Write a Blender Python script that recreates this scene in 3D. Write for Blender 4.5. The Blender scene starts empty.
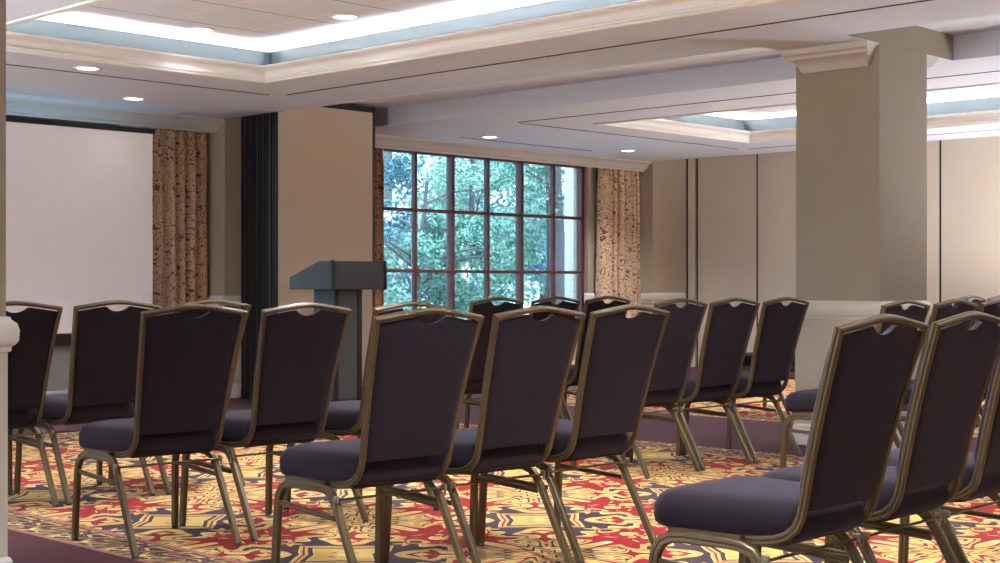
import bpy, math, random
from mathutils import Vector, Matrix
random.seed(7)
C = bpy.context.scene
COL = C.collection

# ------------------------------------------------------------------ camera
cam_d = bpy.data.cameras.new('camera')
cam = bpy.data.objects.new('camera', cam_d); COL.objects.link(cam)
cam.location = (0, 0, 1.02)
cam.rotation_euler = (math.radians(90), 0, math.radians(43.9 - 90))
cam_d.sensor_width = 36.0
cam_d.lens = 51.84
cam_d.shift_y = 0.0025
cam_d.clip_end = 200
C.camera = cam

# ------------------------------------------------------------------ world, sun, exposure
w = bpy.data.worlds.new('sky'); C.world = w; w.use_nodes = True
bg = w.node_tree.nodes['Background']
bg.inputs['Color'].default_value = (0.84, 0.92, 1.0, 1)
bg.inputs['Strength'].default_value = 4.6
sd = bpy.data.lights.new('sun', 'SUN'); sd.energy = 3.0; sd.angle = math.radians(6); sd.color = (1, .97, .9)
sun = bpy.data.objects.new('sun', sd); COL.objects.link(sun)
sun.rotation_euler = Vector((0.45, 0.75, -1.25)).to_track_quat('-Z', 'Y').to_euler()
C.view_settings.view_transform = 'Standard'
C.view_settings.look = 'None'
C.view_settings.gamma = 1.0
C.view_settings.use_curve_mapping = False
C.view_settings.exposure = 1.68
C.cycles.use_denoising = True
C.cycles.max_bounces = 10
C.cycles.diffuse_bounces = 8
C.cycles.transparent_max_bounces = 16
C.cycles.sample_clamp_indirect = 6.0

COVE = 115.0      # emission of the cove tubes
DOWN = 60.0      # watts of a downlight

# ------------------------------------------------------------------ materials
def lin(r, g, b):
    f = lambda c: (c / 255 / 12.92) if c / 255 <= 0.04045 else ((c / 255 + .055) / 1.055) ** 2.4
    return (f(r), f(g), f(b), 1)

def mat(name, col, rough=.6, metal=0, sheen=0, var=0.0, vscale=6, bump=0.0, bscale=80, emit=None, es=0, spec=.4):
    m = bpy.data.materials.new(name); m.use_nodes = True
    nt = m.node_tree; b = nt.nodes['Principled BSDF']
    b.inputs['Base Color'].default_value = col
    b.inputs['Roughness'].default_value = rough
    b.inputs['Metallic'].default_value = metal
    b.inputs['Specular IOR Level'].default_value = spec
    if sheen:
        b.inputs['Sheen Weight'].default_value = sheen
        b.inputs['Sheen Roughness'].default_value = .4; b.inputs['Sheen Tint'].default_value = (.8, .6, .9, 1)
    if emit:
        b.inputs['Emission Color'].default_value = emit
        b.inputs['Emission Strength'].default_value = es
    tc = nt.nodes.new('ShaderNodeTexCoord')
    if var:
        n = nt.nodes.new('ShaderNodeTexNoise'); n.inputs['Scale'].default_value = vscale; n.inputs['Detail'].default_value = 4
        nt.links.new(tc.outputs['Object'], n.inputs['Vector'])
        mx = nt.nodes.new('ShaderNodeMix'); mx.data_type = 'RGBA'
        mx.inputs[6].default_value = tuple(c * (1 - var) for c in col[:3]) + (1,)
        mx.inputs[7].default_value = tuple(min(1, c * (1 + var)) for c in col[:3]) + (1,)
        nt.links.new(n.outputs['Fac'], mx.inputs[0])
        nt.links.new(mx.outputs[2], b.inputs['Base Color'])
    if bump:
        n2 = nt.nodes.new('ShaderNodeTexNoise'); n2.inputs['Scale'].default_value = bscale; n2.inputs['Detail'].default_value = 3
        nt.links.new(tc.outputs['Object'], n2.inputs['Vector'])
        bp = nt.nodes.new('ShaderNodeBump'); bp.inputs['Strength'].default_value = bump; bp.inputs['Distance'].default_value = .004
        nt.links.new(n2.outputs['Fac'], bp.inputs['Height'])
        nt.links.new(bp.outputs['Normal'], b.inputs['Normal'])
    return m

M = {}
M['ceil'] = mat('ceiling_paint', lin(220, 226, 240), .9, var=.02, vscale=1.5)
M['crown'] = mat('crown_paint', lin(226, 222, 216), .5)
M['valance'] = mat('valance_paint', lin(208, 202, 194), .5)
M['band'] = mat('coffer_band_paint', lin(74, 80, 82), .45, var=.05, vscale=3)
M['wall'] = mat('taupe_wall_vinyl', lin(176, 160, 138), .75, var=.04, vscale=2, bump=.1, bscale=160)
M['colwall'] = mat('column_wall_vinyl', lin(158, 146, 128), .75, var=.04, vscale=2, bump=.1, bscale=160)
M['dado'] = mat('dado_paint', lin(190, 184, 166), .7)
M['rail'] = mat('rail_paint', lin(218, 212, 200), .45)
M['panel'] = mat('partition_vinyl', lin(212, 198, 180), .7, var=.05, vscale=1.6, bump=.1, bscale=160)
M['stackpanel'] = mat('stacked_partition_vinyl', lin(208, 188, 164), .7, var=.04, vscale=1.6, bump=.1, bscale=160)
M['black'] = mat('black_trim', lin(28, 28, 30), .4)
M['alu'] = mat('dark_aluminium', lin(105, 105, 108), .35, metal=.8)
M['slot'] = mat('black_slot', lin(35, 28, 26), .6)
M['seal'] = mat('black_rubber_seal', lin(34, 32, 32), .5, var=.3, vscale=20)
M['frame'] = mat('bronze_frame', lin(94, 79, 54), .38, metal=.5, var=.04, vscale=8, spec=.5)
M['steel'] = mat('bracket_steel', lin(160, 150, 135), .3, metal=.9)
M['rubber'] = mat('foot_rubber', lin(60, 58, 58), .6)
M['fabric'] = mat('plum_fabric', lin(28, 19, 27), .85, sheen=.14, var=.12, vscale=9, bump=.25, bscale=350, spec=.25)
M['podium'] = mat('charcoal_laminate', lin(62, 66, 72), .45, var=.18, vscale=6)
M['podium_in'] = mat('podium_grey_panel', lin(92, 92, 88), .6)
M['screen'] = mat('screen_white', lin(250, 248, 249), .8)
M['brown'] = mat('window_brown', lin(98, 50, 44), .4, var=.1)
M['lens'] = mat('lamp_lens', (1, 1, 1, 1), .4, emit=(1, .96, .9, 1), es=3)
M['tube'] = mat('cove_tube', (1, 1, 1, 1), .4, emit=(.92, .96, 1.0, 1), es=COVE)
M['trimwhite'] = mat('white_ring', lin(225, 220, 214), .4)
M['bark'] = mat('bark', lin(82, 76, 80), .9, var=.3, vscale=8, bump=.6, bscale=20)
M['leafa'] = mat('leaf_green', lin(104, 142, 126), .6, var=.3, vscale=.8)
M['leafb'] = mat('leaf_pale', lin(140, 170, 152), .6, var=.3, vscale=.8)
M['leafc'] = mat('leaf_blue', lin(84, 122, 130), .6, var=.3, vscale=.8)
M['stone'] = mat('pale_stone', lin(200, 196, 196), .8, var=.05, vscale=3)
M['ground'] = mat('pavement', lin(150, 150, 145), .9, var=.1, vscale=1)

def glass_mat(tint=(.74, .90, .93, 1)):
    m = bpy.data.materials.new('tinted_glass'); m.use_nodes = True; nt = m.node_tree
    nt.nodes.remove(nt.nodes['Principled BSDF']); out = nt.nodes['Material Output']
    t = nt.nodes.new('ShaderNodeBsdfTransparent'); t.inputs['Color'].default_value = tint
    g = nt.nodes.new('ShaderNodeBsdfGlossy'); g.inputs['Roughness'].default_value = .02
    fr = nt.nodes.new('ShaderNodeFresnel'); fr.inputs['IOR'].default_value = 1.3
    mx = nt.nodes.new('ShaderNodeMixShader')
    nt.links.new(fr.outputs[0], mx.inputs[0]); nt.links.new(t.outputs[0], mx.inputs[1]); nt.links.new(g.outputs[0], mx.inputs[2])
    nt.links.new(mx.outputs[0], out.inputs['Surface'])
    return m
M['glass'] = glass_mat((.50, .61, .68, 1))
M['clearglass'] = glass_mat((.97, .98, .98, 1))

class NT:
    """tiny helper for node maths"""
    def __init__(s, m): s.nt = m.node_tree
    def _in(s, sock, v):
        if isinstance(v, (int, float)): sock.default_value = v
        else: s.nt.links.new(v, sock)
    def m(s, op, a, b=None, c=None):
        n = s.nt.nodes.new('ShaderNodeMath'); n.operation = op
        s._in(n.inputs[0], a)
        if b is not None: s._in(n.inputs[1], b)
        if c is not None: s._in(n.inputs[2], c)
        return n.outputs[0]
    def xyz(s, x, y, z=0.0):
        n = s.nt.nodes.new('ShaderNodeCombineXYZ')
        for i, v in enumerate((x, y, z)): s._in(n.inputs[i], v)
        return n.outputs[0]
    def noise(s, vec, scale, detail=0, dist=0, rough=.5):
        n = s.nt.nodes.new('ShaderNodeTexNoise'); n.inputs['Scale'].default_value = scale
        n.inputs['Detail'].default_value = detail; n.inputs['Distortion'].default_value = dist
        n.inputs['Roughness'].default_value = rough
        s.nt.links.new(vec, n.inputs['Vector']); return n.outputs['Fac']
    def mix(s, f, a, b):
        n = s.nt.nodes.new('ShaderNodeMix'); n.data_type = 'RGBA'
        s._in(n.inputs[0], f)
        for i, v in ((6, a), (7, b)):
            if isinstance(v, tuple): n.inputs[i].default_value = v
            else: s.nt.links.new(v, n.inputs[i])
        return n.outputs[2]
    def ramp(s, f, stops):
        n = s.nt.nodes.new('ShaderNodeValToRGB'); r = n.color_ramp; r.interpolation = 'CONSTANT'
        while len(r.elements) > 1: r.elements.remove(r.elements[-1])
        r.elements[0].position = stops[0][0]; r.elements[0].color = stops[0][1]
        for p, c in stops[1:]:
            e = r.elements.new(p); e.color = c
        s.nt.links.new(f, n.inputs[0]); return n.outputs[0]

def carpet_mat():
    m = bpy.data.materials.new('patterned_carpet'); m.use_nodes = True
    k = NT(m); nt = m.node_tree; b = nt.nodes['Principled BSDF']
    tc = nt.nodes.new('ShaderNodeTexCoord'); sp = nt.nodes.new('ShaderNodeSeparateXYZ')
    nt.links.new(tc.outputs['Object'], sp.inputs[0]); X, Y = sp.outputs[0], sp.outputs[1]
    gold = lin(212, 172, 92); cream = lin(228, 205, 145); red = lin(150, 18, 26); plum = lin(64, 46, 56); ora = lin(206, 110, 56)
    # kaleidoscope: mirrored twice along the room and once on the diagonal
    H = .55
    u = k.m('PINGPONG', k.m('SUBTRACT', X, 4.60), H); v = k.m('PINGPONG', k.m('SUBTRACT', Y, 4.19), H)
    a = k.m('MAXIMUM', u, v); c = k.m('MINIMUM', u, v)
    c2 = k.m('PINGPONG', k.m('ADD', c, k.m('MULTIPLY', a, .42)), .31)
    n1 = k.noise(k.xyz(k.m('MULTIPLY', a, .7), k.m('MULTIPLY', c2, 1.8), 3.3), 2.6, 0, .6)
    ph = k.m('FRACT', k.m('MULTIPLY', n1, 4.4))
    colA = k.ramp(ph, [(0, plum), (.22, cream), (.28, gold), (.47, red), (.66, cream), (.72, gold), (.90, plum)])
    a2 = k.m('PINGPONG', k.m('SUBTRACT', k.m('MULTIPLY', a, 1.15), k.m('MULTIPLY', c, .55)), .33)
    n2 = k.noise(k.xyz(k.m('MULTIPLY', k.m('ADD', a, c), .8), k.m('MULTIPLY', a2, 1.9), 8.1), 2.8, 0, .5)
    ph2 = k.m('FRACT', k.m('MULTIPLY', n2, 3.9))
    colB = k.ramp(ph2, [(0, gold), (.26, cream), (.34, plum), (.52, gold), (.72, red), (.93, cream)])
    n3 = k.noise(k.xyz(a, c, 1.7), 3.4, 0, .5)
    field = k.mix(k.m('GREATER_THAN', n3, .52), colA, colB)
    # border band with a scroll
    s = k.m('PINGPONG', Y, .17)
    xm = k.m('MODULO', k.m('ADD', X, 62.0 - 2.9), 6.2)
    d = k.m('MINIMUM', xm, k.m('SUBTRACT', 4.5, xm))
    d = k.m('MINIMUM', d, k.m('SUBTRACT', 9.0, Y))
    along = k.m('ADD', X, Y)
    bn = k.noise(k.xyz(k.m('PINGPONG', along, .21), d, .6), 7, 0, 1.6)
    border = k.ramp(k.m('FRACT', k.m('MULTIPLY', bn, 3.0)), [(0, plum), (.40, cream), (.48, gold), (.66, plum), (.86, ora), (.92, plum)])
    rope = k.ramp(k.m('FRACT', k.m('MULTIPLY', k.m('ADD', along, k.m('MULTIPLY', d, 2.0)), 22.0)), [(0, lin(196, 140, 112)), (.55, lin(120, 52, 52))])
    isrope = k.m('LESS_THAN', k.m('MINIMUM', k.m('ABSOLUTE', k.m('SUBTRACT', d, .014)), k.m('ABSOLUTE', k.m('SUBTRACT', d, .245))), .014)
    border = k.mix(isrope, border, rope)
    purple = k.mix(k.noise(tc.outputs['Object'], 60, 3), lin(66, 26, 30), lin(86, 38, 46))
    col = k.mix(k.m('LESS_THAN', d, .26), field, border)
    col = k.mix(k.m('LESS_THAN', d, 0.0), col, purple)
    # pile
    pile = k.noise(tc.outputs['Object'], 300, 2)
    hsv = nt.nodes.new('ShaderNodeHueSaturation'); nt.links.new(col, hsv.inputs['Color'])
    nt.links.new(k.m('ADD', k.m('MULTIPLY', pile, .3), .85), hsv.inputs['Value'])
    nt.links.new(hsv.outputs[0], b.inputs['Base Color'])
    b.inputs['Roughness'].default_value = .9; b.inputs['Sheen Weight'].default_value = .05
    b.inputs['Specular IOR Level'].default_value = .2
    bp = nt.nodes.new('ShaderNodeBump'); bp.inputs['Strength'].default_value = .3; bp.inputs['Distance'].default_value = .004
    nt.links.new(pile, bp.inputs['Height']); nt.links.new(bp.outputs[0], b.inputs['Normal'])
    return m
M['carpet'] = carpet_mat()

def tile_mat():
    m = bpy.data.materials.new('ceiling_tiles'); m.use_nodes = True
    k = NT(m); nt = m.node_tree; b = nt.nodes['Principled BSDF']
    tc = nt.nodes.new('ShaderNodeTexCoord'); sp = nt.nodes.new('ShaderNodeSeparateXYZ')
    nt.links.new(tc.outputs['Object'], sp.inputs[0])
    gx = k.m('PINGPONG', k.m('SUBTRACT', sp.outputs[0], 5.26), .31); gy = k.m('PINGPONG', k.m('SUBTRACT', sp.outputs[1], 8.03), .31)
    lx = k.m('LESS_THAN', gx, .010); ly = k.m('LESS_THAN', gy, .006)
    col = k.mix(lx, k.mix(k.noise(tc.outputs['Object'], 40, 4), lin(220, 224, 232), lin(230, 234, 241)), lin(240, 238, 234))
    col = k.mix(ly, col, lin(120, 118, 116))  # T-bars white one way, dark the other: light and shade painted in
    nt.links.new(col, b.inputs['Base Color']); b.inputs['Roughness'].default_value = .95
    bp = nt.nodes.new('ShaderNodeBump'); bp.inputs['Strength'].default_value = .15
    nt.links.new(k.noise(tc.outputs['Object'], 120, 2), bp.inputs['Height']); nt.links.new(bp.outputs[0], b.inputs['Normal'])
    return m
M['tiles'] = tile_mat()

def curtain_mat():
    m = bpy.data.materials.new('scroll_curtain'); m.use_nodes = True
    k = NT(m); nt = m.node_tree; b = nt.nodes['Principled BSDF']
    uv = nt.nodes.new('ShaderNodeUVMap'); uv.uv_map = 'UVMap'
    sp = nt.nodes.new('ShaderNodeSeparateXYZ'); nt.links.new(uv.outputs[0], sp.inputs[0])
    v = k.xyz(sp.outputs[0], sp.outputs[1], 0)
    n = k.noise(v, 7.0, 0, 2.0)
    line = k.m('LESS_THAN', k.m('ABSOLUTE', k.m('SUBTRACT', k.m('FRACT', k.m('MULTIPLY', n, 5.0)), .5)), .105)
    vo = nt.nodes.new('ShaderNodeTexVoronoi'); vo.inputs['Scale'].default_value = 11; nt.links.new(v, vo.inputs['Vector'])
    dot = k.m('LESS_THAN', vo.outputs['Distance'], .17)
    col = k.mix(line, lin(220, 188, 152), lin(140, 80, 58))
    col = k.mix(dot, col, lin(150, 78, 56))
    nt.links.new(col, b.inputs['Base Color']); b.inputs['Roughness'].default_value = .7; b.inputs['Sheen Weight'].default_value = .2
    return m
M['curtain'] = curtain_mat()

# ------------------------------------------------------------------ mesh helpers
class MB:
    def __init__(s): s.v = []; s.f = []; s.uv = None
    def box(s, x0, x1, y0, y1, z0, z1, ch=0):
        if ch:
            c = ch; b = len(s.v)
            # chamfered vertical edges and top/bottom rims
            pl = [(x0 + c, y0), (x1 - c, y0), (x1, y0 + c), (x1, y1 - c), (x1 - c, y1), (x0 + c, y1), (x0, y1 - c), (x0, y0 + c)]
            cx, cy = (x0 + x1) / 2, (y0 + y1) / 2
            def ring(z, k):
                return [(x - math.copysign(k, x - cx), y - math.copysign(k, y - cy), z) for x, y in pl]
            s.loft([ring(z0, c), ring(z0 + c, 0), ring(z1 - c, 0), ring(z1, c)], True, True); return s
        b = len(s.v)
        s.v += [(x0, y0, z0), (x1, y0, z0), (x1, y1, z0), (x0, y1, z0), (x0, y0, z1), (x1, y0, z1), (x1, y1, z1), (x0, y1, z1)]
        s.f += [tuple(b + i for i in q) for q in ((0, 3, 2, 1), (4, 5, 6, 7), (0, 1, 5, 4), (1, 2, 6, 5), (2, 3, 7, 6), (3, 0, 4, 7))]
        return s
    def loft(s, rings, cap0=True, cap1=True, closed=True):
        b = len(s.v); n = len(rings[0])
        for r in rings: s.v += [tuple(p) for p in r]
        for i in range(len(rings) - 1):
            for j in range(n if closed else n - 1):
                k = (j + 1) % n
                s.f.append((b + i * n + j, b + i * n + k, b + (i + 1) * n + k, b + (i + 1) * n + j))
        if cap0: s.f.append(tuple(b + j for j in reversed(range(n))))
        if cap1: s.f.append(tuple(b + (len(rings) - 1) * n + j for j in range(n)))
        return s
    def sweep(s, pts, sec, xa, ya):
        """sweep polygon sec (list of (a,b)) along pts, mitred; first ring spanned by xa, ya"""
        P = [Vector(p) for p in pts]; xa = Vector(xa); ya = Vector(ya)
        ring = [P[0] + xa * a + ya * b for a, b in sec]
        rings = [ring]
        for i in range(1, len(P)):
            d = (P[i] - P[i - 1]).normalized()
            nrm = d if i == len(P) - 1 else (d + (P[i + 1] - P[i]).normalized()).normalized()
            new = []
            for q in rings[-1]:
                t = (P[i] - q).dot(nrm) / d.dot(nrm)
                new.append(q + d * t)
            rings.append(new)
        return s.loft(rings)
    def tube(s, pts, r, n=8):
        P = [Vector(p) for p in pts]; d = (P[1] - P[0]).normalized()
        up = Vector((0, 0, 1)) if abs(d.z) < .9 else Vector((1, 0, 0))
        xa = d.cross(up).normalized(); ya = xa.cross(d)
        return s.sweep(pts, [(r * math.cos(2 * math.pi * i / n), r * math.sin(2 * math.pi * i / n)) for i in range(n)], xa, ya)
    def cone(s, x, y, z0, z1, r0, r1, n=16):
        return s.loft([[(x + r * math.cos(2 * math.pi * i / n), y + r * math.sin(2 * math.pi * i / n), z) for i in range(n)] for r, z in ((r0, z0), (r1, z1))])
    def extrude_x(s, prof, x0, x1, f0=0, f1=0):
        """prof: (y,z) outline; ends slanted by f (shift per y)"""
        return s.loft([[(x0 + f0 * (p[0] - prof[0][0]), p[0], p[1]) for p in prof], [(x1 + f1 * (p[0] - prof[0][0]), p[0], p[1]) for p in prof]])
    def build(s, name, m, parent=None, smooth=False, bevel=0, mats=None):
        me = bpy.data.meshes.new(name); me.from_pydata(s.v, [], s.f); me.update()
        if s.uv:
            l = me.uv_layers.new(name='UVMap')
            for lp in me.loops: l.data[lp.index].uv = s.uv[lp.vertex_index]
        me.materials.append(M[m] if isinstance(m, str) else m)
        o = bpy.data.objects.new(name, me); COL.objects.link(o)
        import bmesh
        bm = bmesh.new(); bm.from_mesh(me); bmesh.ops.recalc_face_normals(bm, faces=bm.faces); bm.to_mesh(me); bm.free()
        if smooth:
            for p in me.polygons: p.use_smooth = True
            try: me.set_sharp_from_angle(angle=math.radians(smooth if smooth > 1 else 40))
            except Exception: pass
        if bevel:
            md = o.modifiers.new('bevel', 'BEVEL'); md.width = bevel; md.segments = 2; md.limit_method = 'ANGLE'
        if parent: o.parent = parent
        return o

def thing(name, label, cat, loc=(0, 0, 0), rz=0, group=None):
    o = bpy.data.objects.new(name, None); COL.objects.link(o)
    o.location = loc; o.rotation_euler = (0, 0, rz); o['label'] = label; o['category'] = cat
    if group: o['group'] = group
    return o
def tag(o, label, cat, group=None):
    o['label'] = label; o['category'] = cat
    if group: o['group'] = group
    return o
def struct(o): o['kind'] = 'structure'; return o
def dup(root, loc, rz, label, group=None):
    r = root.copy(); COL.objects.link(r); r.location = loc; r.rotation_euler = (0, 0, rz); r['label'] = label
    if group: r['group'] = group
    for ch in [c for c in bpy.data.objects if c.parent == root]:
        c = ch.copy(); COL.objects.link(c); c.parent = r
        for g in [q for q in bpy.data.objects if q.parent == ch]:
            d = g.copy(); COL.objects.link(d); d.parent = c
    return r

# ------------------------------------------------------------------ room
ZC = 2.49           # ceiling
X0, X1 = -6.4, 15.2
Y0, YW = -4.2, 10.98
PI6 = 6.19          # bay pitch

fl = MB(); fl.box(X0, X1, Y0, YW + .02, -.06, 0)
struct(fl.build('floor', 'carpet'))

# openings in the flat ceiling: coffers and track slots
BAYS = (-PI6, 0, PI6)
coffers = [(3.95 + b, 6.35 + b, y0, y1) for b in BAYS for (y0, y1) in ((1.2, 8.48), (-3.6, .2))]
slots = []
for b in BAYS:
    if b == -PI6:
        slots += [(7.54 + b, 8.89 + b, -4.2, 4.42), (7.54 + b, 8.89 + b, 5.03, 10.664)]
    elif b == 0:
        slots += [(7.54, 8.89, -4.2, 4.42), (7.54, 8.89, 5.03, 10.664)]
    else:
        slots += [(7.54 + PI6, 15.0, -4.2, 10.664)]
opens = coffers + slots
xs = sorted({X0, X1} | {round(o[0], 4) for o in opens} | {round(o[1], 4) for o in opens})
ys = sorted({Y0, YW + .2} | {round(o[2], 4) for o in opens} | {round(o[3], 4) for o in opens})
cm = MB()
def inopen(x, y): return any(o[0] < x < o[1] and o[2] < y < o[3] for o in opens)
for i in range(len(xs) - 1):
    for j in range(len(ys) - 1):
        if not inopen((xs[i] + xs[i + 1]) / 2, (ys[j] + ys[j + 1]) / 2):
            b = len(cm.v)
            cm.v += [(xs[i], ys[j], ZC), (xs[i + 1], ys[j], ZC), (xs[i + 1], ys[j + 1], ZC), (xs[i], ys[j + 1], ZC)]
            cm.f.append((b, b + 3, b + 2, b + 1))
# slot recess sides and lids
ZS = ZC + .165
for (a, b_, c, d) in slots:
    b = len(cm.v)
    cm.v += [(a, c, ZC), (b_, c, ZC), (b_, d, ZC), (a, d, ZC), (a, c, ZS), (b_, c, ZS), (b_, d, ZS), (a, d, ZS)]
    cm.f += [(b, b + 1, b + 5, b + 4), (b + 1, b + 2, b + 6, b + 5), (b + 2, b + 3, b + 7, b + 6), (b + 3, b, b + 4, b + 7), (b + 4, b + 5, b + 6, b + 7)]
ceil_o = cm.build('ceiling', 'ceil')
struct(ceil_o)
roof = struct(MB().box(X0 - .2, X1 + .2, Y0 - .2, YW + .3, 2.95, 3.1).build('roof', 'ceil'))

# coffers: crown ring, painted band, tiled lid, cove tubes
CO = .20     # how far the band stands back
ZT = 2.745
prof = [(-.045, 0), (-.045, -.010), (-.004, -.012), (.002, -.006), (.002, .006), (.012, .008), (.016, .020), (.004, .025), (.002, .042), (.008, .060), (.022, .074), (.044, .081), (.046, .088), (.056, .090), (.056, .104), (-.03, .104), (-.03, 0)]
ti = 0
for ci, (a, b_, c, d) in enumerate(coffers):
    rings = []
    for (inw, up) in prof:
        rings.append([(a + inw, c + inw, ZC + up), (b_ - inw, c + inw, ZC + up), (b_ - inw, d - inw, ZC + up), (a + inw, d - inw, ZC + up)])
    mb = MB(); n = 4; base = 0
    for r in rings: mb.v += r
    R = len(rings)
    for i in range(R):
        i2 = (i + 1) % R
        for j in range(4):
            k = (j + 1) % 4
            mb.f.append((i * 4 + j, i * 4 + k, i2 * 4 + k, i2 * 4 + j))
    ti += 1
    struct(mb.build('trim_%d' % ti, 'crown', smooth=35))
    A, B_, Cc, D = a - CO, b_ + CO, c - CO, d + CO
    ti += 1
    mb = MB()
    mb.v += [(A, Cc, ZC + .03), (B_, Cc, ZC + .03), (B_, D, ZC + .03), (A, D, ZC + .03), (A, Cc, ZT), (B_, Cc, ZT), (B_, D, ZT), (A, D, ZT)]
    mb.f += [(0, 1, 5, 4), (1, 2, 6, 5), (2, 3, 7, 6), (3, 0, 4, 7)]
    bo = struct(mb.build('trim_%d' % ti, 'band'))
    # cove ledge
    lm = MB()
    lm.v += [(A, Cc, ZC + .03), (B_, Cc, ZC + .03), (B_, D, ZC + .03), (A, D, ZC + .03), (a - .02, c - .02, ZC + .03), (b_ + .02, c - .02, ZC + .03), (b_ + .02, d + .02, ZC + .03), (a - .02, d + .02, ZC + .03)]
    lm.f += [(0, 1, 5, 4), (1, 2, 6, 5), (2, 3, 7, 6), (3, 0, 4, 7)]
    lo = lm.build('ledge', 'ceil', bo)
    lid = MB(); lid.v += [(A, Cc, ZT), (B_, Cc, ZT), (B_, D, ZT), (A, D, ZT)]; lid.f += [(0, 3, 2, 1)]
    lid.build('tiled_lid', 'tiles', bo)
    tb = MB(); zt = ZC + .096; q = .035
    for p0, p1 in (((a - q, c, zt), (a - q, d, zt)), ((b_ + q, c, zt), (b_ + q, d, zt)), ((a, c - q, zt), (b_, c - q, zt)), ((a, d + q, zt), (b_, d + q, zt))):
        hx, hy = (.012, 0) if p0[0] == p1[0] else (0, .012)
        i0 = len(tb.v)
        tb.v += [(p0[0] - hx, p0[1] - hy, zt), (p0[0] + hx, p0[1] + hy, zt), (p1[0] + hx, p1[1] + hy, zt), (p1[0] - hx, p1[1] - hy, zt)]
        tb.f.append((i0, i0 + 1, i0 + 2, i0 + 3))
    tb.build('cove_light', 'tube', bo)
    cb = MB(); g = q
    for bx in ((a - q - .015, a - q + .015, c, d), (b_ + q - .015, b_ + q + .015, c, d), (a, b_, c - q - .015, c - q + .015), (a, b_, d + q - .015, d + q + .015)):
        cb.box(*bx, zt - .02, zt - .001)
    for bx in ((a - q - .023, a - q - .019, c - q, d + q), (b_ + q + .019, b_ + q + .023, c - q, d + q), (a - q, b_ + q, c - q - .023, c - q - .019), (a - q, b_ + q, d + q + .019, d + q + .023)):  # unseen outer lips, added to keep cove light off the band
        cb.box(*bx, zt - .02, zt + .018)
    cb.build('cove_shield', 'trimwhite', bo)

# dark linear slots set in the ceiling around the coffers
def slot(x0, x1, y0, y1, label):
    o = MB().box(x0, x1, y0, y1, ZC - .003, ZC + .004).build('linear_air_diffuser', 'slot')
    tag(o, label, 'air vent', 'slim black slots in the ceiling')
slot(3.3, 6.82, 9.045, 9.065, 'slim black ceiling slot between the tray and the projection screen wall')
slot(6.90, 6.92, -3.6, 8.95, 'long black ceiling slot right of the left lit tray')
slot(3.30, 3.32, -3.6, 8.95, 'slim black ceiling slot left of the left lit tray')
slot(9.60, 13.05, 8.975, 8.995, 'slim black ceiling slot between the right tray and the window')
slot(9.53, 9.55, -3.6, 8.95, 'long black ceiling slot between the column beam and right tray')
slot(13.15, 13.17, -3.6, 8.9, 'slim black ceiling slot between the right tray and the partition wall')
slot(10.15, 12.15, 10.28, 10.30, 'short thin black ceiling slot just above the window cornice')

# walls
WT = .22
def wallbox(name, m, *bx):
    mb = MB()
    for b in bx: mb.box(*b)
    return struct(mb.build(name, m))
WIN = [(3.45, 6.68), (9.655, 12.895)]
WZ0, WZ1 = .53, 2.42
bxs = []
edges = [X0] + [e for wv in [(-2.79, .42)] + WIN for e in wv] + [X1]
allwin = [(-2.79, .42)] + WIN
cur = X0
for (wa, wb) in allwin:
    bxs.append((cur, wa, YW, YW + WT, 0, 2.95)); bxs.append((wa, wb, YW, YW + WT, 0, WZ0)); bxs.append((wa, wb, YW, YW + WT, WZ1, 2.95)); cur = wb
bxs.append((cur, X1, YW, YW + WT, 0, 2.95))
wallbox('wall_back', 'wall', *bxs)
wallbox('wall_right', 'wall', (X1 - .1, X1, Y0, YW, 0, 2.95))
SW = [(-3.2, -.2), (1.0, 4.0), (5.2, 8.2)]  # unseen side windows, added to let more daylight in
bxs = []; cur = Y0
for (wa, wb) in SW:
    bxs += [(X0 - .2, X0, cur, wa, 0, 2.95), (X0 - .2, X0, wa, wb, 0, WZ0), (X0 - .2, X0, wa, wb, WZ1, 2.95)]; cur = wb
bxs.append((X0 - .2, X0, cur, YW, 0, 2.95))
wallbox('wall_left', 'wall', *bxs)
wallbox('wall_front', 'wall', (X0, X1, Y0 - .1, Y0, 0, 2.95))
# piers between the bays
for nm, (pa, pb) in {'wall_pier_left': (1.35, 2.70), 'wall_pier_middle': (7.54, 8.89), 'wall_pier_right': (13.72, 15.1)}.items():
    p = wallbox(nm, 'wall', (pa, pb, 10.66, YW, 0, ZS))

def rail_profile(t):
    # (outward, z) chair rail
    return [(0, .795), (.012, .80), (.014, .815), (.022, .822), (.030, .835), (.032, .87), (.026, .892), (.014, .902), (.010, .912), (0, .915)]
def base_profile(t):
    return [(0, 0), (.018, 0), (.018, .10), (.013, .106), (.016, .115), (.010, .128), (0, .132)]
def run(mb, prof, p0, p1, out):
    """moulding from p0 to p1 (xy) standing out along out"""
    o = Vector(out)
    r = []
    for p in (p0, p1):
        r.append([(p[0] + o.x * a, p[1] + o.y * a, z) for a, z in prof])
    mb.loft(r)
def around(mb, prof, x0, x1, y0, y1):
    r = []
    for a, z in prof: r.append([(x0 - a, y0 - a, z), (x1 + a, y0 - a, z), (x1 + a, y1 + a, z), (x0 - a, y1 + a, z)])
    b = len(mb.v)
    for q in r: mb.v += q
    for i in range(len(r) - 1):
        for j in range(4):
            k = (j + 1) % 4
            mb.f.append((b + i * 4 + j, b + i * 4 + k, b + (i + 1) * 4 + k, b + (i + 1) * 4 + j))
rp, bp_ = rail_profile(0), base_profile(0)
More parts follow.
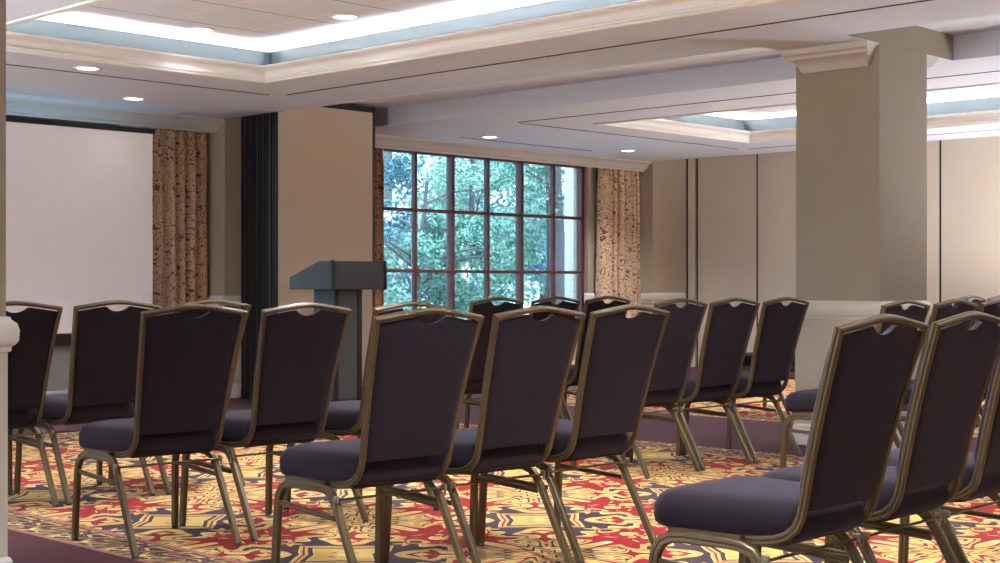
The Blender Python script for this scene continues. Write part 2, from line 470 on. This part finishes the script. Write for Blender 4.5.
for bi, b in enumerate((-PI6, 0, PI6)):
    pa, pb = 7.54 + b, 8.89 + b
    for prf, nm, mm in ((rp, 'rail', 'rail'), (bp_, 'baseboard', 'rail')):
        mb = MB()
        run(mb, prf, (pa - .03, 10.66), ((pb if b < PI6 else 14.34), 10.66), (0, -1))
        run(mb, prf, (pa, 10.66 - .03), (pa, YW), (-1, 0))
        if b < PI6: run(mb, prf, (pb, 10.63), (pb, YW), (1, 0))
        lo, hi = pa - .9, pa
        run(mb, prf, (lo, YW), (hi, YW), (0, -1))
        if b < PI6: run(mb, prf, (pb, YW), (pb + .70, YW), (0, -1))
        if nm == 'baseboard':
            run(mb, prf, (pa - 4.2, YW), (lo, YW), (0, -1))
            struct(mb.build('baseboard_' + ('left', 'middle', 'right')[bi], mm, smooth=30))
        else:
            ti += 1; struct(mb.build('trim_%d' % ti, mm, smooth=30))
    # painted dado below the rail
    mb = MB()
    mb.box(pa - .004, (pb if b < PI6 else 14.34) + (.004 if b < PI6 else 0), 10.656, YW, .1, .80)
    ti += 1; struct(mb.build('trim_%d' % ti, 'dado'))

# valances over the windows (hollow, crown shaped)
vprof = [(10.67, ZC), (10.675, 2.470), (10.70, 2.462), (10.735, 2.435), (10.755, 2.40), (10.785, 2.392), (10.79, 2.374), (10.815, 2.374), (10.815, ZC)]
for i, (a, b_) in enumerate(((-4.85, 1.35), (2.70, 7.54), (8.89, 13.72))):
    mb = MB()
    mb.extrude_x(vprof, a, b_, 0, 0)
    ti += 1; struct(mb.build('trim_%d' % ti, 'valance', smooth=30))

# ------------------------------------------------------------------ columns
def column(b, label):
    x0, x1, y0, y1 = 7.93 + b, 8.53 + b, 4.42, 5.01
    c = struct(MB().box(x0, x1, y0, y1, 0, ZS).build('column', 'colwall'))
    MB().box(x0 - .004, x1 + .004, y0 - .004, y1 + .004, .1, .80).build('dado', 'dado', c)
    mb = MB(); around(mb, rp, x0, x1, y0, y1); mb.build('chair_rail', 'rail', c, smooth=30)
    mb = MB(); around(mb, bp_, x0, x1, y0, y1); mb.build('base_moulding', 'rail', c, smooth=30)
    # capitals on the two bay sides, ends mitred
    cp = [(0.0, -.135), (.02, -.135), (.035, -.12), (.045, -.10), (.075, -.075), (.115, -.062), (.125, -.045), (.150, -.035), (.155, 0)]
    for sgn, xf in ((-1, x0), (1, x1)):
        mb = MB(); r = []
        for a, z in cp: r.append([(xf + sgn * a, y0 + .075 - .075 * (a / .155), ZC + z), (xf + sgn * a, y1 - .07 + .085 * (a / .155), ZC + z)])
        b0 = len(mb.v)
        rings = r + [[(xf, y0 + .0, ZC), (xf, y1 + .0, ZC)]]
        loop0 = [q[0] for q in rings]; loop1 = [q[1] for q in rings]
        mb.loft([loop0, loop1])
        mb.build('capital', 'valance', c, smooth=30)
    return c
column(0, '')
column(-6.262, '')
# dark lining that closes the slot in front of the columns
for b in (0, -PI6):
    ti += 1
    struct(MB().box(7.54 + b, 8.89 + b, 4.417, 4.424, ZC, ZS).build('trim_%d' % ti, 'colwall'))

# ------------------------------------------------------------------ windows
def window(idx, a, b_):
    mb = MB(); yf0, yf1 = YW + .05, YW + .13
    mb.box(a, a + .05, yf0, yf1, WZ0, WZ1); mb.box(b_ - .05, b_, yf0, yf1, WZ0, WZ1)
    mb.box(a, b_, yf0, yf1, WZ0, WZ0 + .05); mb.box(a, b_, yf0, yf1, WZ1 - .04, WZ1)
    fr = struct(mb.build('window_%d' % idx, 'brown'))
    p = (b_ - a) / 6
    for i in range(1, 6):
        wd = .017 if i % 2 else .022
        MB().box(a + p * i - wd, a + p * i + wd, yf0 - .01, (yf0 + .055) if i % 2 else yf1, WZ0 + .05, WZ1 - .04).build('mullion', 'brown', fr, bevel=.004)
    for z in (1.155, 1.79):
        MB().box(a + .05, b_ - .05, yf0 - .016, yf0 + .05, z - .017, z + .017).build('transom', 'brown', fr, bevel=.004)
    zz = [WZ0 + .05, 1.155, 1.79, WZ1 - .04]
    for i in range(6):
        for j in range(3):
            MB().box(a + p * i + .02, a + p * (i + 1) - .02, YW + .088, YW + .094, zz[j], zz[j + 1]).build('pane', 'glass', fr)
    MB().box(a - .03, b_ + .03, YW - .05, YW + .05, WZ0 - .03, WZ0).build('sill', 'rail', fr)
window(1, *WIN[0]); window(2, *WIN[1]); window(3, -2.79, .42)

for i, (a, b_) in enumerate(SW):  # frames and clear panes of the added side windows
    mb = MB()
    for y in [a + (b_ - a) * t / 6 for t in range(7)]: mb.box(X0 - .13, X0 - .05, y - .03, y + .03, WZ0, WZ1)
    for z in (WZ0 + .02, 1.155, 1.79, WZ1 - .02): mb.box(X0 - .12, X0 - .06, a, b_, z - .023, z + .023)
    f_ = struct(mb.build('window_%d' % (i + 4), 'brown'))
    MB().box(X0 - .095, X0 - .09, a, b_, WZ0, WZ1).build('pane', 'clearglass', f_)

# ------------------------------------------------------------------ curtains
def curtain(x0, x1, yc, folds, label, seed, flare=0.0):
    rnd = random.Random(seed)
    ph = [rnd.uniform(0, 6.28) for _ in range(4)]
    N, R = folds * 14, 26
    mb = MB(); uv = []
    z0, z1 = .03, 2.38
    for side in (0, 1):
        for j in range(R + 1):
            t = j / R; z = z0 + (z1 - z0) * t
            for i in range(N + 1):
                s = i / N
                x = x0 + (x1 - x0) * s + flare * (1 - t) * (s - .5) * .2
                am = (.052 if t < .93 else .036) * (1 + .35 * math.sin(s * 9 + ph[0]))
                y = yc + am * math.sin(2 * math.pi * folds * s + .5 * math.sin(s * 11 + ph[1]) + .25 * math.sin(3 * t + ph[2]))
                x += .012 * math.sin(4 * math.pi * folds * s + ph[3])
                mb.v.append((x, y + side * .006, z)); uv.append((s * (x1 - x0) * 2.1, z))
    W = N + 1; H = (R + 1) * W
    for side in (0, 1):
        for j in range(R):
            for i in range(N):
                q = side * H + j * W + i
                mb.f.append((q, q + 1, q + W + 1, q + W))
    for i in range(N):
        mb.f.append((i, i + 1, H + i + 1, H + i)); q = R * W
        mb.f.append((q + i, q + i + 1, H + q + i + 1, H + q + i))
    for j in range(R):
        for e in (0, N):
            mb.f.append((j * W + e, (j + 1) * W + e, H + (j + 1) * W + e, H + j * W + e))
    mb.uv = uv
    o = mb.build('curtain', 'curtain', smooth=60)
    tag(o, label, 'curtain', 'patterned curtains at the windows')
    MB().box(x0 - .02, x1 + .02, yc - .012, yc + .012, 2.385, 2.40).build('curtain_track', 'alu', o)
curtain(6.72, 7.48, 10.87, 7, 'scroll-patterned curtain with deep folds right of the projection screen', 1)
curtain(9.02, 9.58, 10.87, 7, 'narrow sliver of patterned curtain beside the stacked partition and window', 2)
curtain(12.98, 13.70, 10.87, 7, 'cream and rust patterned curtain right of the big window', 3, .5)

# ------------------------------------------------------------------ folded partition stack (middle bay)
SX0, SX1 = 7.55, 8.652
ynear = 9.91
for i in range(6):
    y0 = ynear + i * .088; y1 = y0 + .074
    lab = ('beige partition panel facing the chairs beside the window, front of the black stack' if i == 0 else
           ['second', 'third', 'fourth', 'fifth', 'rearmost'][i - 1] + ' panel edge of the folded black partition stack, counted from the front')
    t = thing('partition_panel', lab, 'partition panel', (0, 0, 0), 0, 'folded movable wall stack')
    fm = 'stackpanel'
    ztop = ZS - .03
    MB().box(SX0 + (.012 if i == 0 else .07), SX1 - .027, y0 - .002, y1 + .002, .06, ztop - .05).build('face', fm, t)
    MB().box(SX0, SX0 + .014, y0 + .002, y1 + .002, .02, ztop).build('edge_seal', 'seal', t)
    MB().box(SX0 + .008, SX0 + .06, y1 + .0025, y1 + .0115, .02, ztop).build('gap_seal', 'black', t)
    if i in (1, 3, 5): MB().box(SX0 - .006, SX0 + .004, y0 + .008, y0 + .016, .02, ztop - .02).build('edge_channel', 'alu', t)
    MB().box(SX0 - .006, SX0 + .004, y1 - .03, y1 - .024, .02, ztop - .02).build('edge_channel', 'black', t)
    MB().box(SX1 - .027, SX1, y0 - .006, y1 + .004, .02, ztop).build('edge_post', 'black', t)
    MB().box(SX0 + .012, SX1 - .027, y0 - .004, y1 + .004, ztop - .05, ztop).build('top_seal', 'black', t)
    MB().box(SX0 + .012, SX1 - .027, y0 + .006, y1 - .006, .015, .06).build('bottom_seal', 'black', t)
    MB().cone(8.11, (y0 + y1) / 2, ztop, ZS, .012, .012, 8).build('hanger', 'alu', t)
ti += 1
struct(MB().box(8.06, 8.16, 5.04, 10.65, ZS - .02, ZS).build('trim_%d' % ti, 'alu'))

# closed partition on the right
PX = 14.44
struct(MB().box(PX - .05, PX + .05, 10.53, 10.66, 0, ZS - .01).build('trim_90', 'panel'))
struct(MB().box(PX - .054, PX - .02, 10.632, 10.656, 0, ZS - .012).build('trim_91', 'black'))
ylist = [10.50, 9.63, 8.47, 7.305, 6.143, 4.98, 3.82]
plabs = ['narrow beige movable wall panel next to the jamb at the room corner', 'beige movable wall panel seen just left of the square column',
         'beige movable wall panel mostly hidden behind the square column', 'beige movable wall panel at the right edge beyond the column',
         'beige movable wall panel out past the right edge', 'far right beige movable wall panel']
for i in range(len(ylist) - 1):
    if ylist[i] < 5.5: break
    t = thing('movable_wall_panel', plabs[i], 'partition panel', (0, 0, 0), 0, 'closed movable wall on the right')
    MB().box(PX - .045, PX + .045, ylist[i + 1] + .014, ylist[i] - .014, .03, ZS - .02).build('face', 'panel', t)
    MB().box(PX - .035, PX + .035, ylist[i] - .013, ylist[i] + .012, .02, ZS - .02).build('joint_seal', 'black', t)
    MB().box(PX - .03, PX + .03, ylist[i + 1] + .02, ylist[i] - .02, .004, .03).build('bottom_seal', 'black', t)

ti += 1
struct(MB().box(7.533, 7.545, 5.04, 9.88, ZC - .004, ZC + .03).build('trim_%d' % ti, 'trimwhite'))  # white strip stands in for the highlight along the slot edge

# ------------------------------------------------------------------ downlights
dl = None
def downlight(x, y, z, label, power=DOWN, size=.075):
    global dl
    if dl is None:
        t = thing('recessed_downlight', label, 'ceiling light', (x, y, z), 0, 'round recessed ceiling lights')
        mb = MB(); n = 28
        pr = [(size + .02, 0), (size + .018, -.006), (size, -.008), (size - .006, -.002), (size - .006, 0.0)]
        rings = [[(r * math.cos(2 * math.pi * i / n), r * math.sin(2 * math.pi * i / n), zz) for i in range(n)] for r, zz in pr]
        mb.loft(rings, False, False); mb.build('trim_ring', 'trimwhite', t, smooth=50)
        MB().cone(0, 0, -.004, -.001, size - .006, size - .006, 28).build('lens', 'lens', t)
        dl = t
    else:
        t = dup(dl, (x, y, z), 0, label)
    L = bpy.data.lights.new('downlight_beam', 'SPOT'); L.energy = power; L.spot_size = math.radians(125); L.spot_blend = .9
    L.shadow_soft_size = .06; L.color = (.86, .92, 1)
    lo = bpy.data.objects.new('downlight_beam', L); COL.objects.link(lo); lo.location = (x, y, z - .02)
downlight(5.11, 8.81, ZC, 'round ceiling light nearest the projection screen, between tray and slot', 2)
downlight(6.20, 9.99, ZC, 'small round ceiling light above the patterned curtain left of the black stack', 1)
downlight(10.28, 10.04, ZC, 'round ceiling light above the middle of the window')
downlight(12.40, 9.98, ZC, 'round ceiling light above the right-hand curtain')
downlight(6.00, 7.16, ZT, 'bright round ceiling light inside the tray at top centre', 30)
downlight(5.62, 8.22, ZT, 'dim round ceiling light in the back corner of the left tray', 15)
hid = 'added unseen round ceiling light out over the rows of chairs'
for x, y, z in ((4.9, 5.8, ZT), (5.3, 3.2, ZT), (11.2, 6.6, ZT), (11.2, 3.6, ZT), (-1.1, 6.5, ZT), (-1.1, 3.2, ZT), (2.95, 2.2, ZC), (.6, 7.4, ZC)):  # extra lights added out of view to brighten the room
    downlight(x, y, z, hid, DOWN * 2.0)

# unseen can uplights, added on the carpet to brighten the ceiling
def uplight(x, y, label, power):
    t = thing('added_uplight', label, 'added fill light', (x, y, 0), 0, 'added unseen uplights on the carpet')
    mb = MB(); n = 24
    pr = [(.0, 0), (.12, 0), (.13, .01), (.13, .30), (.125, .31), (.118, .305), (.118, .22), (.0, .22)]
    mb.loft([[(r * math.cos(2 * math.pi * i / n), r * math.sin(2 * math.pi * i / n), zz) for i in range(n)] for r, zz in pr], False, False)
    mb.build('can', 'black', t, smooth=40)
    MB().cone(0, 0, .222, .228, .11, .11, 24).build('lens', 'lens', t)
    L = bpy.data.lights.new('added_uplight_beam', 'SPOT'); L.energy = power; L.spot_size = math.radians(165); L.spot_blend = .3
    L.shadow_soft_size = .3; L.color = (.88, .94, 1)
    o = bpy.data.objects.new('added_uplight_beam', L); COL.objects.link(o); o.location = (x, y, .32); o.rotation_euler = (math.pi, 0, 0)
UP = 230.0  # power of the added ceiling-brightening spots
uplight(13.3, 4.2, 'added unseen can uplight on the carpet by the movable wall at the far right', UP * .85)
uplight(10.9, 2.2, 'added unseen can uplight on the carpet to the right of the column', UP * .5)
uplight(-.4, 6.6, 'added unseen can uplight on the carpet left of the left column', UP * 1.4)
uplight(-2.6, 4.6, 'added unseen can uplight on the carpet far left of the left column', UP * .9)

# ------------------------------------------------------------------ projection screen
sc_ = thing('projection_screen', 'large white projection screen with black bars in front of the left window', 'projection screen', (5.25, 10.35, 0))
MB().box(-1.35, 1.35, -.004, .004, .63, 2.262).build('screen_surface', 'screen', sc_)
MB().box(-1.37, 1.37, -.018, .018, 2.262, 2.303, .004).build('top_bar', 'black', sc_)
MB().box(-1.38, 1.38, -.05, .05, .53, .63, .008).build('bottom_case', 'black', sc_)
for sx in (-1, 1):
    mb = MB(); mb.tube([(sx * 1.1, .06, .02), (sx * 1.1, .06, 2.25)], .016); mb.build('support_pole', 'alu', sc_)
    mb = MB(); mb.tube([(sx * 1.1 - .28, .06, .012), (sx * 1.1, .06, .26), (sx * 1.1 + .28, .06, .012)], .012); mb.build('foot', 'trimwhite', sc_)

# ------------------------------------------------------------------ lectern
le = thing('lectern', 'charcoal wooden lectern with slanted reading top in front of the partition', 'lectern', (7.64, 9.2, 0))
w2, yA, yB = .285, -.26, .29
zb, zt_, zl = .975, 1.205, 1.075
# head: hollow-looking box with sloped top (high at the chairs' side, low at the speaker's side)
mb = MB()
outl = [(yA, zb), (yB, zb), (yB, zl), (yA + .17, zt_), (yA, zt_)]
mb.loft([[(-w2, y, z) for y, z in outl], [(w2, y, z) for y, z in outl]])
hd = mb.build('reading_head', 'podium', le, bevel=.004)
mb = MB(); mb.box(-w2 + .03, w2 - .03, yA - .006, yA, zb + .012, zt_ - .02); mb.build('front_board', 'podium', hd)
mb = MB(); mb.box(-w2 - .006, -w2 + .018, yA - .010, yA + .012, zb - .003, zt_ + .008); mb.build('edge_strip', 'black', hd)
mb = MB(); mb.box(w2 - .018, w2 + .006, yA - .010, yA + .012, zb - .003, zt_ + .008); mb.build('edge_strip', 'black', hd)
px0, px1, py0, py1 = -.14, .145, -.12, .15
MB().box(px0, px1, py0 + .008, py1, .06, zb).build('post', 'podium', le, bevel=.003)
MB().box(px0 + .035, px1 - .045, py0 + .002, py0 + .010, .08, zb - .01).build('post_panel', 'podium_in', le)
MB().box(px0 - .001, px0 + .035, py0 - .004, py0 + .01, .06, zb).build('post_stile', 'black', le)
MB().box(px1 - .045, px1 + .001, py0 - .004, py0 + .01, .06, zb).build('post_stile', 'black', le)
MB().box(-.24, .24, -.24, .26, 0, .06, .008).build('base', 'podium', le)

# ------------------------------------------------------------------ banquet chair
HZ, TZ = .935, .909      # apex and corner heights
def rsec(w_, h_, c=.004, groove=True):
    a, b = w_ / 2, h_ / 2
    s = [(-a + c, -b), (a - c, -b), (a, -b + c), (a, -.0025), (a - .0025, 0), (a, .0025), (a, b - c), (a - c, b), (-a + c, b), (-a, b - c), (-a, .0025), (-a + .0025, 0), (-a, -.0025), (-a, -b + c)]
    return s
def tent(s):
    e = .05
    return (math.sqrt(1 + e) - math.sqrt(min(1, s * s) + e)) / (math.sqrt(1 + e) - math.sqrt(e))
def back_y(z):            # centre of back frame in y for height z
    t = (z - .45) / (TZ - .45)
    return -.226 - .124 * t + .008 * math.sin(math.pi * max(0, min(1, t)))
def back_x(z):
    t = (z - .45) / (TZ - .45)
    return .178 + .026 * t + .008 * t ** 3

def make_chair():
    t = thing('banquet_chair', '', 'chair')
    fr = MB()
    L = []
    for z in (.50, .60, .70, .80, .87): L.append((-back_x(z), back_y(z), z))
    hook = [(-.181, -.05, .364), (-.181, -.10, .365), (-.179, -.145, .371), (-.178, -.180, .384), (-.178, -.206, .406), (-.178, -.220, .432), (-.178, -.226, .455)]
    top = [(-.212, back_y(TZ) - .0, TZ)]
    arch = []
    for i in range(1, 12):
        s = -1 + i / 6
        zz = TZ + (HZ - TZ) * tent(s)
        arch.append((.212 * s, back_y(TZ) - .008 * (1 - s * s), zz))
    left = hook + L + top
    right = [(-x, y, z) for x, y, z in reversed(left)]
    path = left + arch + right
    fr.sweep(path, rsec(.016, .025), (1, 0, 0), (0, 0, 1))
    fr.build('back_frame', 'frame', t, smooth=35)
    # backrest pad with the hand hold dip in its top edge
    W_, Hh = 22, 22
    def topz(x):
        s = x / .212
        zz = TZ + (HZ - TZ) * tent(s) - .013
        dip = .030 * max(0, 1 - (abs(x) / .064) ** 2.2) if abs(x) < .064 else 0
        return zz - dip - (.002 if abs(x) > .064 else 0)
    front, rear = [], []
    pad = MB()
    z0 = .450
    cols = 40
    def pt(i, j, side):
        s = -1 + 2 * i / cols
        tt = j / Hh
        xt = s * (back_x(.85) - .0)
        zt2 = topz(xt * 1.0)
        z = z0 + (zt2 - z0) * tt
        x = s * (back_x(z) - .010)
        e = min(1, (1 - abs(s)) * 8) * min(1, (tt) * 8) * min(1, (1 - tt) * 9)
        if side == 0:   # rear face, nearly flat
            y = back_y(z) - .006 - .007 * e ** .5
        else:
            y = back_y(z) + .010 + .030 * e ** .5
        return (x, y, z)
    for side in (0, 1):
        for j in range(Hh + 1):
            for i in range(cols + 1): pad.v.append(pt(i, j, side))
    Wd = cols + 1; S = Wd * (Hh + 1)
    for side in (0, 1):
        for j in range(Hh):
            for i in range(cols):
                q = side * S + j * Wd + i; pad.f.append((q, q + 1, q + Wd + 1, q + Wd))
    for i in range(cols):
        pad.f.append((i, i + 1, S + i + 1, S + i)); q = Hh * Wd
        pad.f.append((q + i, q + i + 1, S + q + i + 1, S + q + i))
    for j in range(Hh):
        for e in (0, cols): pad.f.append((j * Wd + e, (j + 1) * Wd + e, S + (j + 1) * Wd + e, S + j * Wd + e))
    pad.build('backrest', 'fabric', t, smooth=50)
    # seat cushion
    st = MB()
    def outline(inset, n=12):
        pts = []
        corners = [(-.180, -.205, .03), (.180, -.205, .03), (.222, .245, .075), (-.222, .245, .075)]
        # rounded quad
        cs = []
        for k, (cx, cy, r) in enumerate(corners):
            cs.append((cx, cy, r))
        ang0 = [math.pi, 1.5 * math.pi, 0, .5 * math.pi]
        for k, (cx, cy, r) in enumerate(cs):
            sx = 1 if cx > 0 else -1; sy = 1 if cy > 0 else -1
            ox, oy = cx - sx * r, cy - sy * r
            rr = max(.006, r - inset * .6)
            ox = ox - sx * (inset - (r - rr)); oy = oy - sy * (inset - (r - rr))
            for i in range(n + 1):
                a_ = ang0[k] + (math.pi / 2) * i / n
                pts.append((ox + rr * math.cos(a_), oy + rr * math.sin(a_)))
        return pts
    def bow(x, y): return .010 * (1 - (x / .24) ** 2)
    rings = []
    for ins, z in ((.03, .372), (.012, .372), (.003, .380), (0, .395), (0, .425), (.004, .442), (.012, .454), (.026, .463), (.05, .468), (.10, .472), (.16, .474)):
        rings.append([(x, y, z + (bow(x, y) if z > .45 else 0) - (.012 * max(0, (y - .12) / .12) ** 2 if z > .44 else 0)) for x, y in outline(ins)])
    st.loft(rings)
    st.build('seat', 'fabric', t, smooth=60)
    # under-seat board
    MB().box(-.17, .17, -.17, .20, .358, .373).build('seat_board', 'black', t)
    # legs: each side an inverted U, front and rear halves
    for sx in (-1, 1):
        topx = .205
        fp = [(sx * .220, .226, 0.012), (sx * .214, .212, .27), (sx * .213, .205, .305), (sx * .210, .188, .332), (sx * .207, .160, .346), (sx * .206, .12, .350), (sx * topx, .02, .350)]
        rpth = [(sx * .217, -.292, .012), (sx * .212, -.142, .285), (sx * .210, -.122, .315), (sx * .208, -.098, .337), (sx * .206, -.065, .348), (sx * topx, -.02, .350), (sx * topx, .02, .350)]
        for pth in (fp, rpth):
            mb = MB(); mb.sweep(pth, rsec(.022, .031), (1, 0, 0), (0, 1, 0)); lg = mb.build('leg', 'frame', t, smooth=35)
            p = pth[0]
            MB().cone(p[0], p[1], 0, .016, .014, .012, 12).build('foot_glide', 'rubber', lg)
        mb = MB(); mb.sweep([(sx * .215, -.125, .262), (sx * .214, .205, .278)], rsec(.010, .018, .002), (1, 0, 0), (0, 0, 1)); mb.build('stretcher', 'frame', t, smooth=35)
        # seat carrier pads
        mb = MB(); mb.box(sx * .195 - .014, sx * .195 + .014, -.06, .17, .352, .374); mb.build('seat_rail', 'frame', t)
        # ganging clip
        mb = MB(); mb.box(sx * .222 - .004, sx * .222 + .004, -.158, -.134, .315, .338, .002); mb.tube([(sx * .226, -.145, .325), (sx * .231, -.145, .325)], .007, 8)
        mb.tube([(sx * .229, -.145, .318), (sx * .229, -.145, .300)], .003, 6)
        mb.build('ganging_clip', 'steel', t)
    mb = MB(); mb.tube([(-.212, -.15, .325), (.212, -.15, .325)], .0045, 8); mb.build('cross_rod', 'frame', t)
    return t

chair0 = make_chair()
G = 'rows of plum banquet chairs with bronze frames'
FD = 90   # facing (world degrees); chairs face +Y
chairs = [
 # x, y, facing degrees, label
 (3.142, 6.34, 86, 'plum banquet chair at the far left, half hidden by the left column'),
 (3.632, 6.32, 88, 'plum banquet chair in front of the screen, second from left'),
 (4.127, 6.28, 90, 'plum banquet chair in front of the curtain, almost hidden behind the chair before it'),
 (3.155, 4.95, 84.5, 'plum banquet chair before the curtain, left end of its row, near the carpet border'),
 (3.662, 4.945, 88.5, 'plum banquet chair standing directly in front of the lectern'),
 (4.25, 4.99, 92, 'plum banquet chair mostly hidden behind the central near chair, window behind its top'),
 (3.205, 3.715, 85, 'large plum banquet chair at centre left, left end of the row of three'),
 (3.695, 3.70, 88, 'plum banquet chair in the very centre, middle of the near row of three'),
 (4.20, 3.71, 89, 'plum banquet chair right of centre, right end of the near row of three'),
 (6.20, 4.97, 89, 'plum banquet chair left in the row of three left of the square column'),
 (6.675, 4.95, 88, 'plum banquet chair middle in the row of three left of the square column'),
 (7.16, 4.93, 88, 'plum banquet chair right in the row, closest to the square column'),
 (6.16, 6.30, 90, 'far plum banquet chair under the window, left of the far three'),
 (6.685, 6.30, 90, 'far plum banquet chair under the window, middle of the far three'),
 (7.19, 6.30, 90, 'far plum banquet chair in front of the right curtain, right of the far three'),
 (6.51, 3.83, 89, 'plum banquet chair whose back shows before the column base, seat left of the near chair'),
 (7.04, 3.83, 89, 'plum banquet chair back right of the column, second in its row'),
 (7.56, 3.83, 89, 'plum banquet chair back at the right edge, third in its row'),
 (3.291, 2.174, 90, 'nearest and largest plum banquet chair, at lower right with its whole seat showing'),
 (3.784, 2.18, 91, 'second nearest plum banquet chair at lower right, cut by the frame edge'),
 (4.28, 2.19, 91, 'third near plum banquet chair, only its left rail at the right frame edge'),
 (9.52, 4.95, 90, 'small far plum banquet chair top near the right edge, left of two'),
 (10.02, 4.95, 90, 'small far plum banquet chair top at the right frame edge, right of two'),
 (9.72, 6.35, 90, 'far plum banquet chair peeping out between a chair and the column'),
]
for i, (x, y, fa, lab) in enumerate(chairs):
    rz = math.radians(fa - 90)
    if i == 0:
        chair0.location = (x, y, 0); chair0.rotation_euler = (0, 0, rz); chair0['label'] = lab; chair0['group'] = G
    else:
        dup(chair0, (x, y, 0), rz, lab, G)

# ------------------------------------------------------------------ outside
struct(MB().box(-60, 70, -40, 80, -.9, -.8).build('ground', 'ground'))
def tree(x, y, h, crowns, nl, mname, label, lean=0, tr=.16, ls=.095):
    t = thing('tree', label, 'tree', (x, y, -.8), 0, 'trees outside the window')
    mb = MB(); n = 12; rings = []
    for j in range(9):
        s = j / 8; r = tr * (1.25 - .8 * s) * (1.25 if j == 0 else 1)
        cx, cy = lean * s * h + .08 * math.sin(s * 5 + x), .05 * math.sin(s * 4)
        rings.append([(cx + r * math.cos(2 * math.pi * i / n), cy + r * math.sin(2 * math.pi * i / n), s * h) for i in range(n)])
    mb.loft(rings); trk = mb.build('trunk', 'bark', t, smooth=60)
    rnd = random.Random(int(x * 31 + y * 7))
    br = MB()
    for k in range(9):
        z = h * rnd.uniform(.3, .9); a_ = rnd.uniform(0, 6.28); l = rnd.uniform(.8, 2.0)
        bx = lean * z
        p = [(bx, 0, z), (bx + l * .5 * math.cos(a_), l * .5 * math.sin(a_), z + l * .25), (bx + l * math.cos(a_), l * math.sin(a_), z + l * .35)]
        br.tube(p, .018, 6)
    br.build('branch', 'bark', t)
    lf = MB()
    for (cx, cy, cz, rx, rz_) in crowns:
        # clumps inside the crown
        cl = []
        for k in range(26):
            while True:
                p = Vector((rnd.uniform(-1, 1), rnd.uniform(-1, 1), rnd.uniform(-1, 1)))
                if p.length < 1: break
            cl.append((cx + p.x * rx, cy + p.y * rx, cz + p.z * rz_, rnd.uniform(.22, .42) * min(rx, rz_)))
        for k in range(nl // len(crowns)):
            c = cl[rnd.randrange(len(cl))]
            g = Vector((rnd.gauss(0, 1), rnd.gauss(0, 1), rnd.gauss(0, 1)))
            g = g.normalized() * (c[3] * rnd.uniform(.4, 1) )
            P = Vector((c[0] + g.x, c[1] + g.y, c[2] + g.z * .7 - .1 * rnd.random()))
            d = Vector((rnd.uniform(-1, 1), rnd.uniform(-1, 1), rnd.uniform(-.9, .3))).normalized()
            e = d.cross(Vector((rnd.uniform(-1, 1), rnd.uniform(-1, 1), rnd.uniform(-1, 1)))).normalized()
            s = ls * rnd.uniform(.6, 1.3)
            b = len(lf.v)
            lf.v += [tuple(P), tuple(P + d * s * .5 + e * s * .22), tuple(P + d * s), tuple(P + d * s * .5 - e * s * .22)]
            lf.f.append((b, b + 1, b + 2, b + 3))
    lf.build('foliage', mname, t)
G2 = None
tree(18.3, 16.2, 6.5, [(.5, .9, 3.4, 1.5, 1.4), (-.9, .9, 2.0, 1.2, 1.0), (.8, .9, 4.9, 1.5, 1.2)], 15000, 'leafa', 'tree with a dark leaning trunk seen through the right window panes', lean=-.05, tr=.17)
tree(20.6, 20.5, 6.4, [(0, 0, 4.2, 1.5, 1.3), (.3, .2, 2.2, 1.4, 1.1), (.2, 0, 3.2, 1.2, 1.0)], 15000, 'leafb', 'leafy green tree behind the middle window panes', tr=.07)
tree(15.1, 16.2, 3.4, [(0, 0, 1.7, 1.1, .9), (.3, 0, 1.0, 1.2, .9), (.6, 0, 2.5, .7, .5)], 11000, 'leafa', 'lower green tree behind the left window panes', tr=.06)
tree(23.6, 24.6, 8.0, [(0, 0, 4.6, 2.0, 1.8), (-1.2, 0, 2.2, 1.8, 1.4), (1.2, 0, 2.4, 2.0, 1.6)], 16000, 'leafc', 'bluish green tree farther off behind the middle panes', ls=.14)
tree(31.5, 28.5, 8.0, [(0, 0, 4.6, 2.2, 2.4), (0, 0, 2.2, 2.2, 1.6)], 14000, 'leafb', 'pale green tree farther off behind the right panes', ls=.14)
tree(5.2, 17.0, 6.0, [(0, 0, 3.6, 1.9, 1.7)], 3000, 'leafa', 'tree behind the projection screen window')
pl = struct(MB().box(14.10, 14.27, 12.2, 12.4, -.8, 6).build('wall_outside_pilaster', 'stone'))
bl = thing('building', 'pale stone building beyond the trees behind the left window panes', 'building', (14, 30, -.8))
MB().box(-14, 14, 0, 6, 0, 9).build('facade', 'stone', bl)
for i in range(9):
    for j in range(3):
        MB().box(-12.6 + i * 3, -11.2 + i * 3, -.05, .02, 1.2 + j * 2.8, 2.9 + j * 2.8).build('window_opening', 'band', bl)
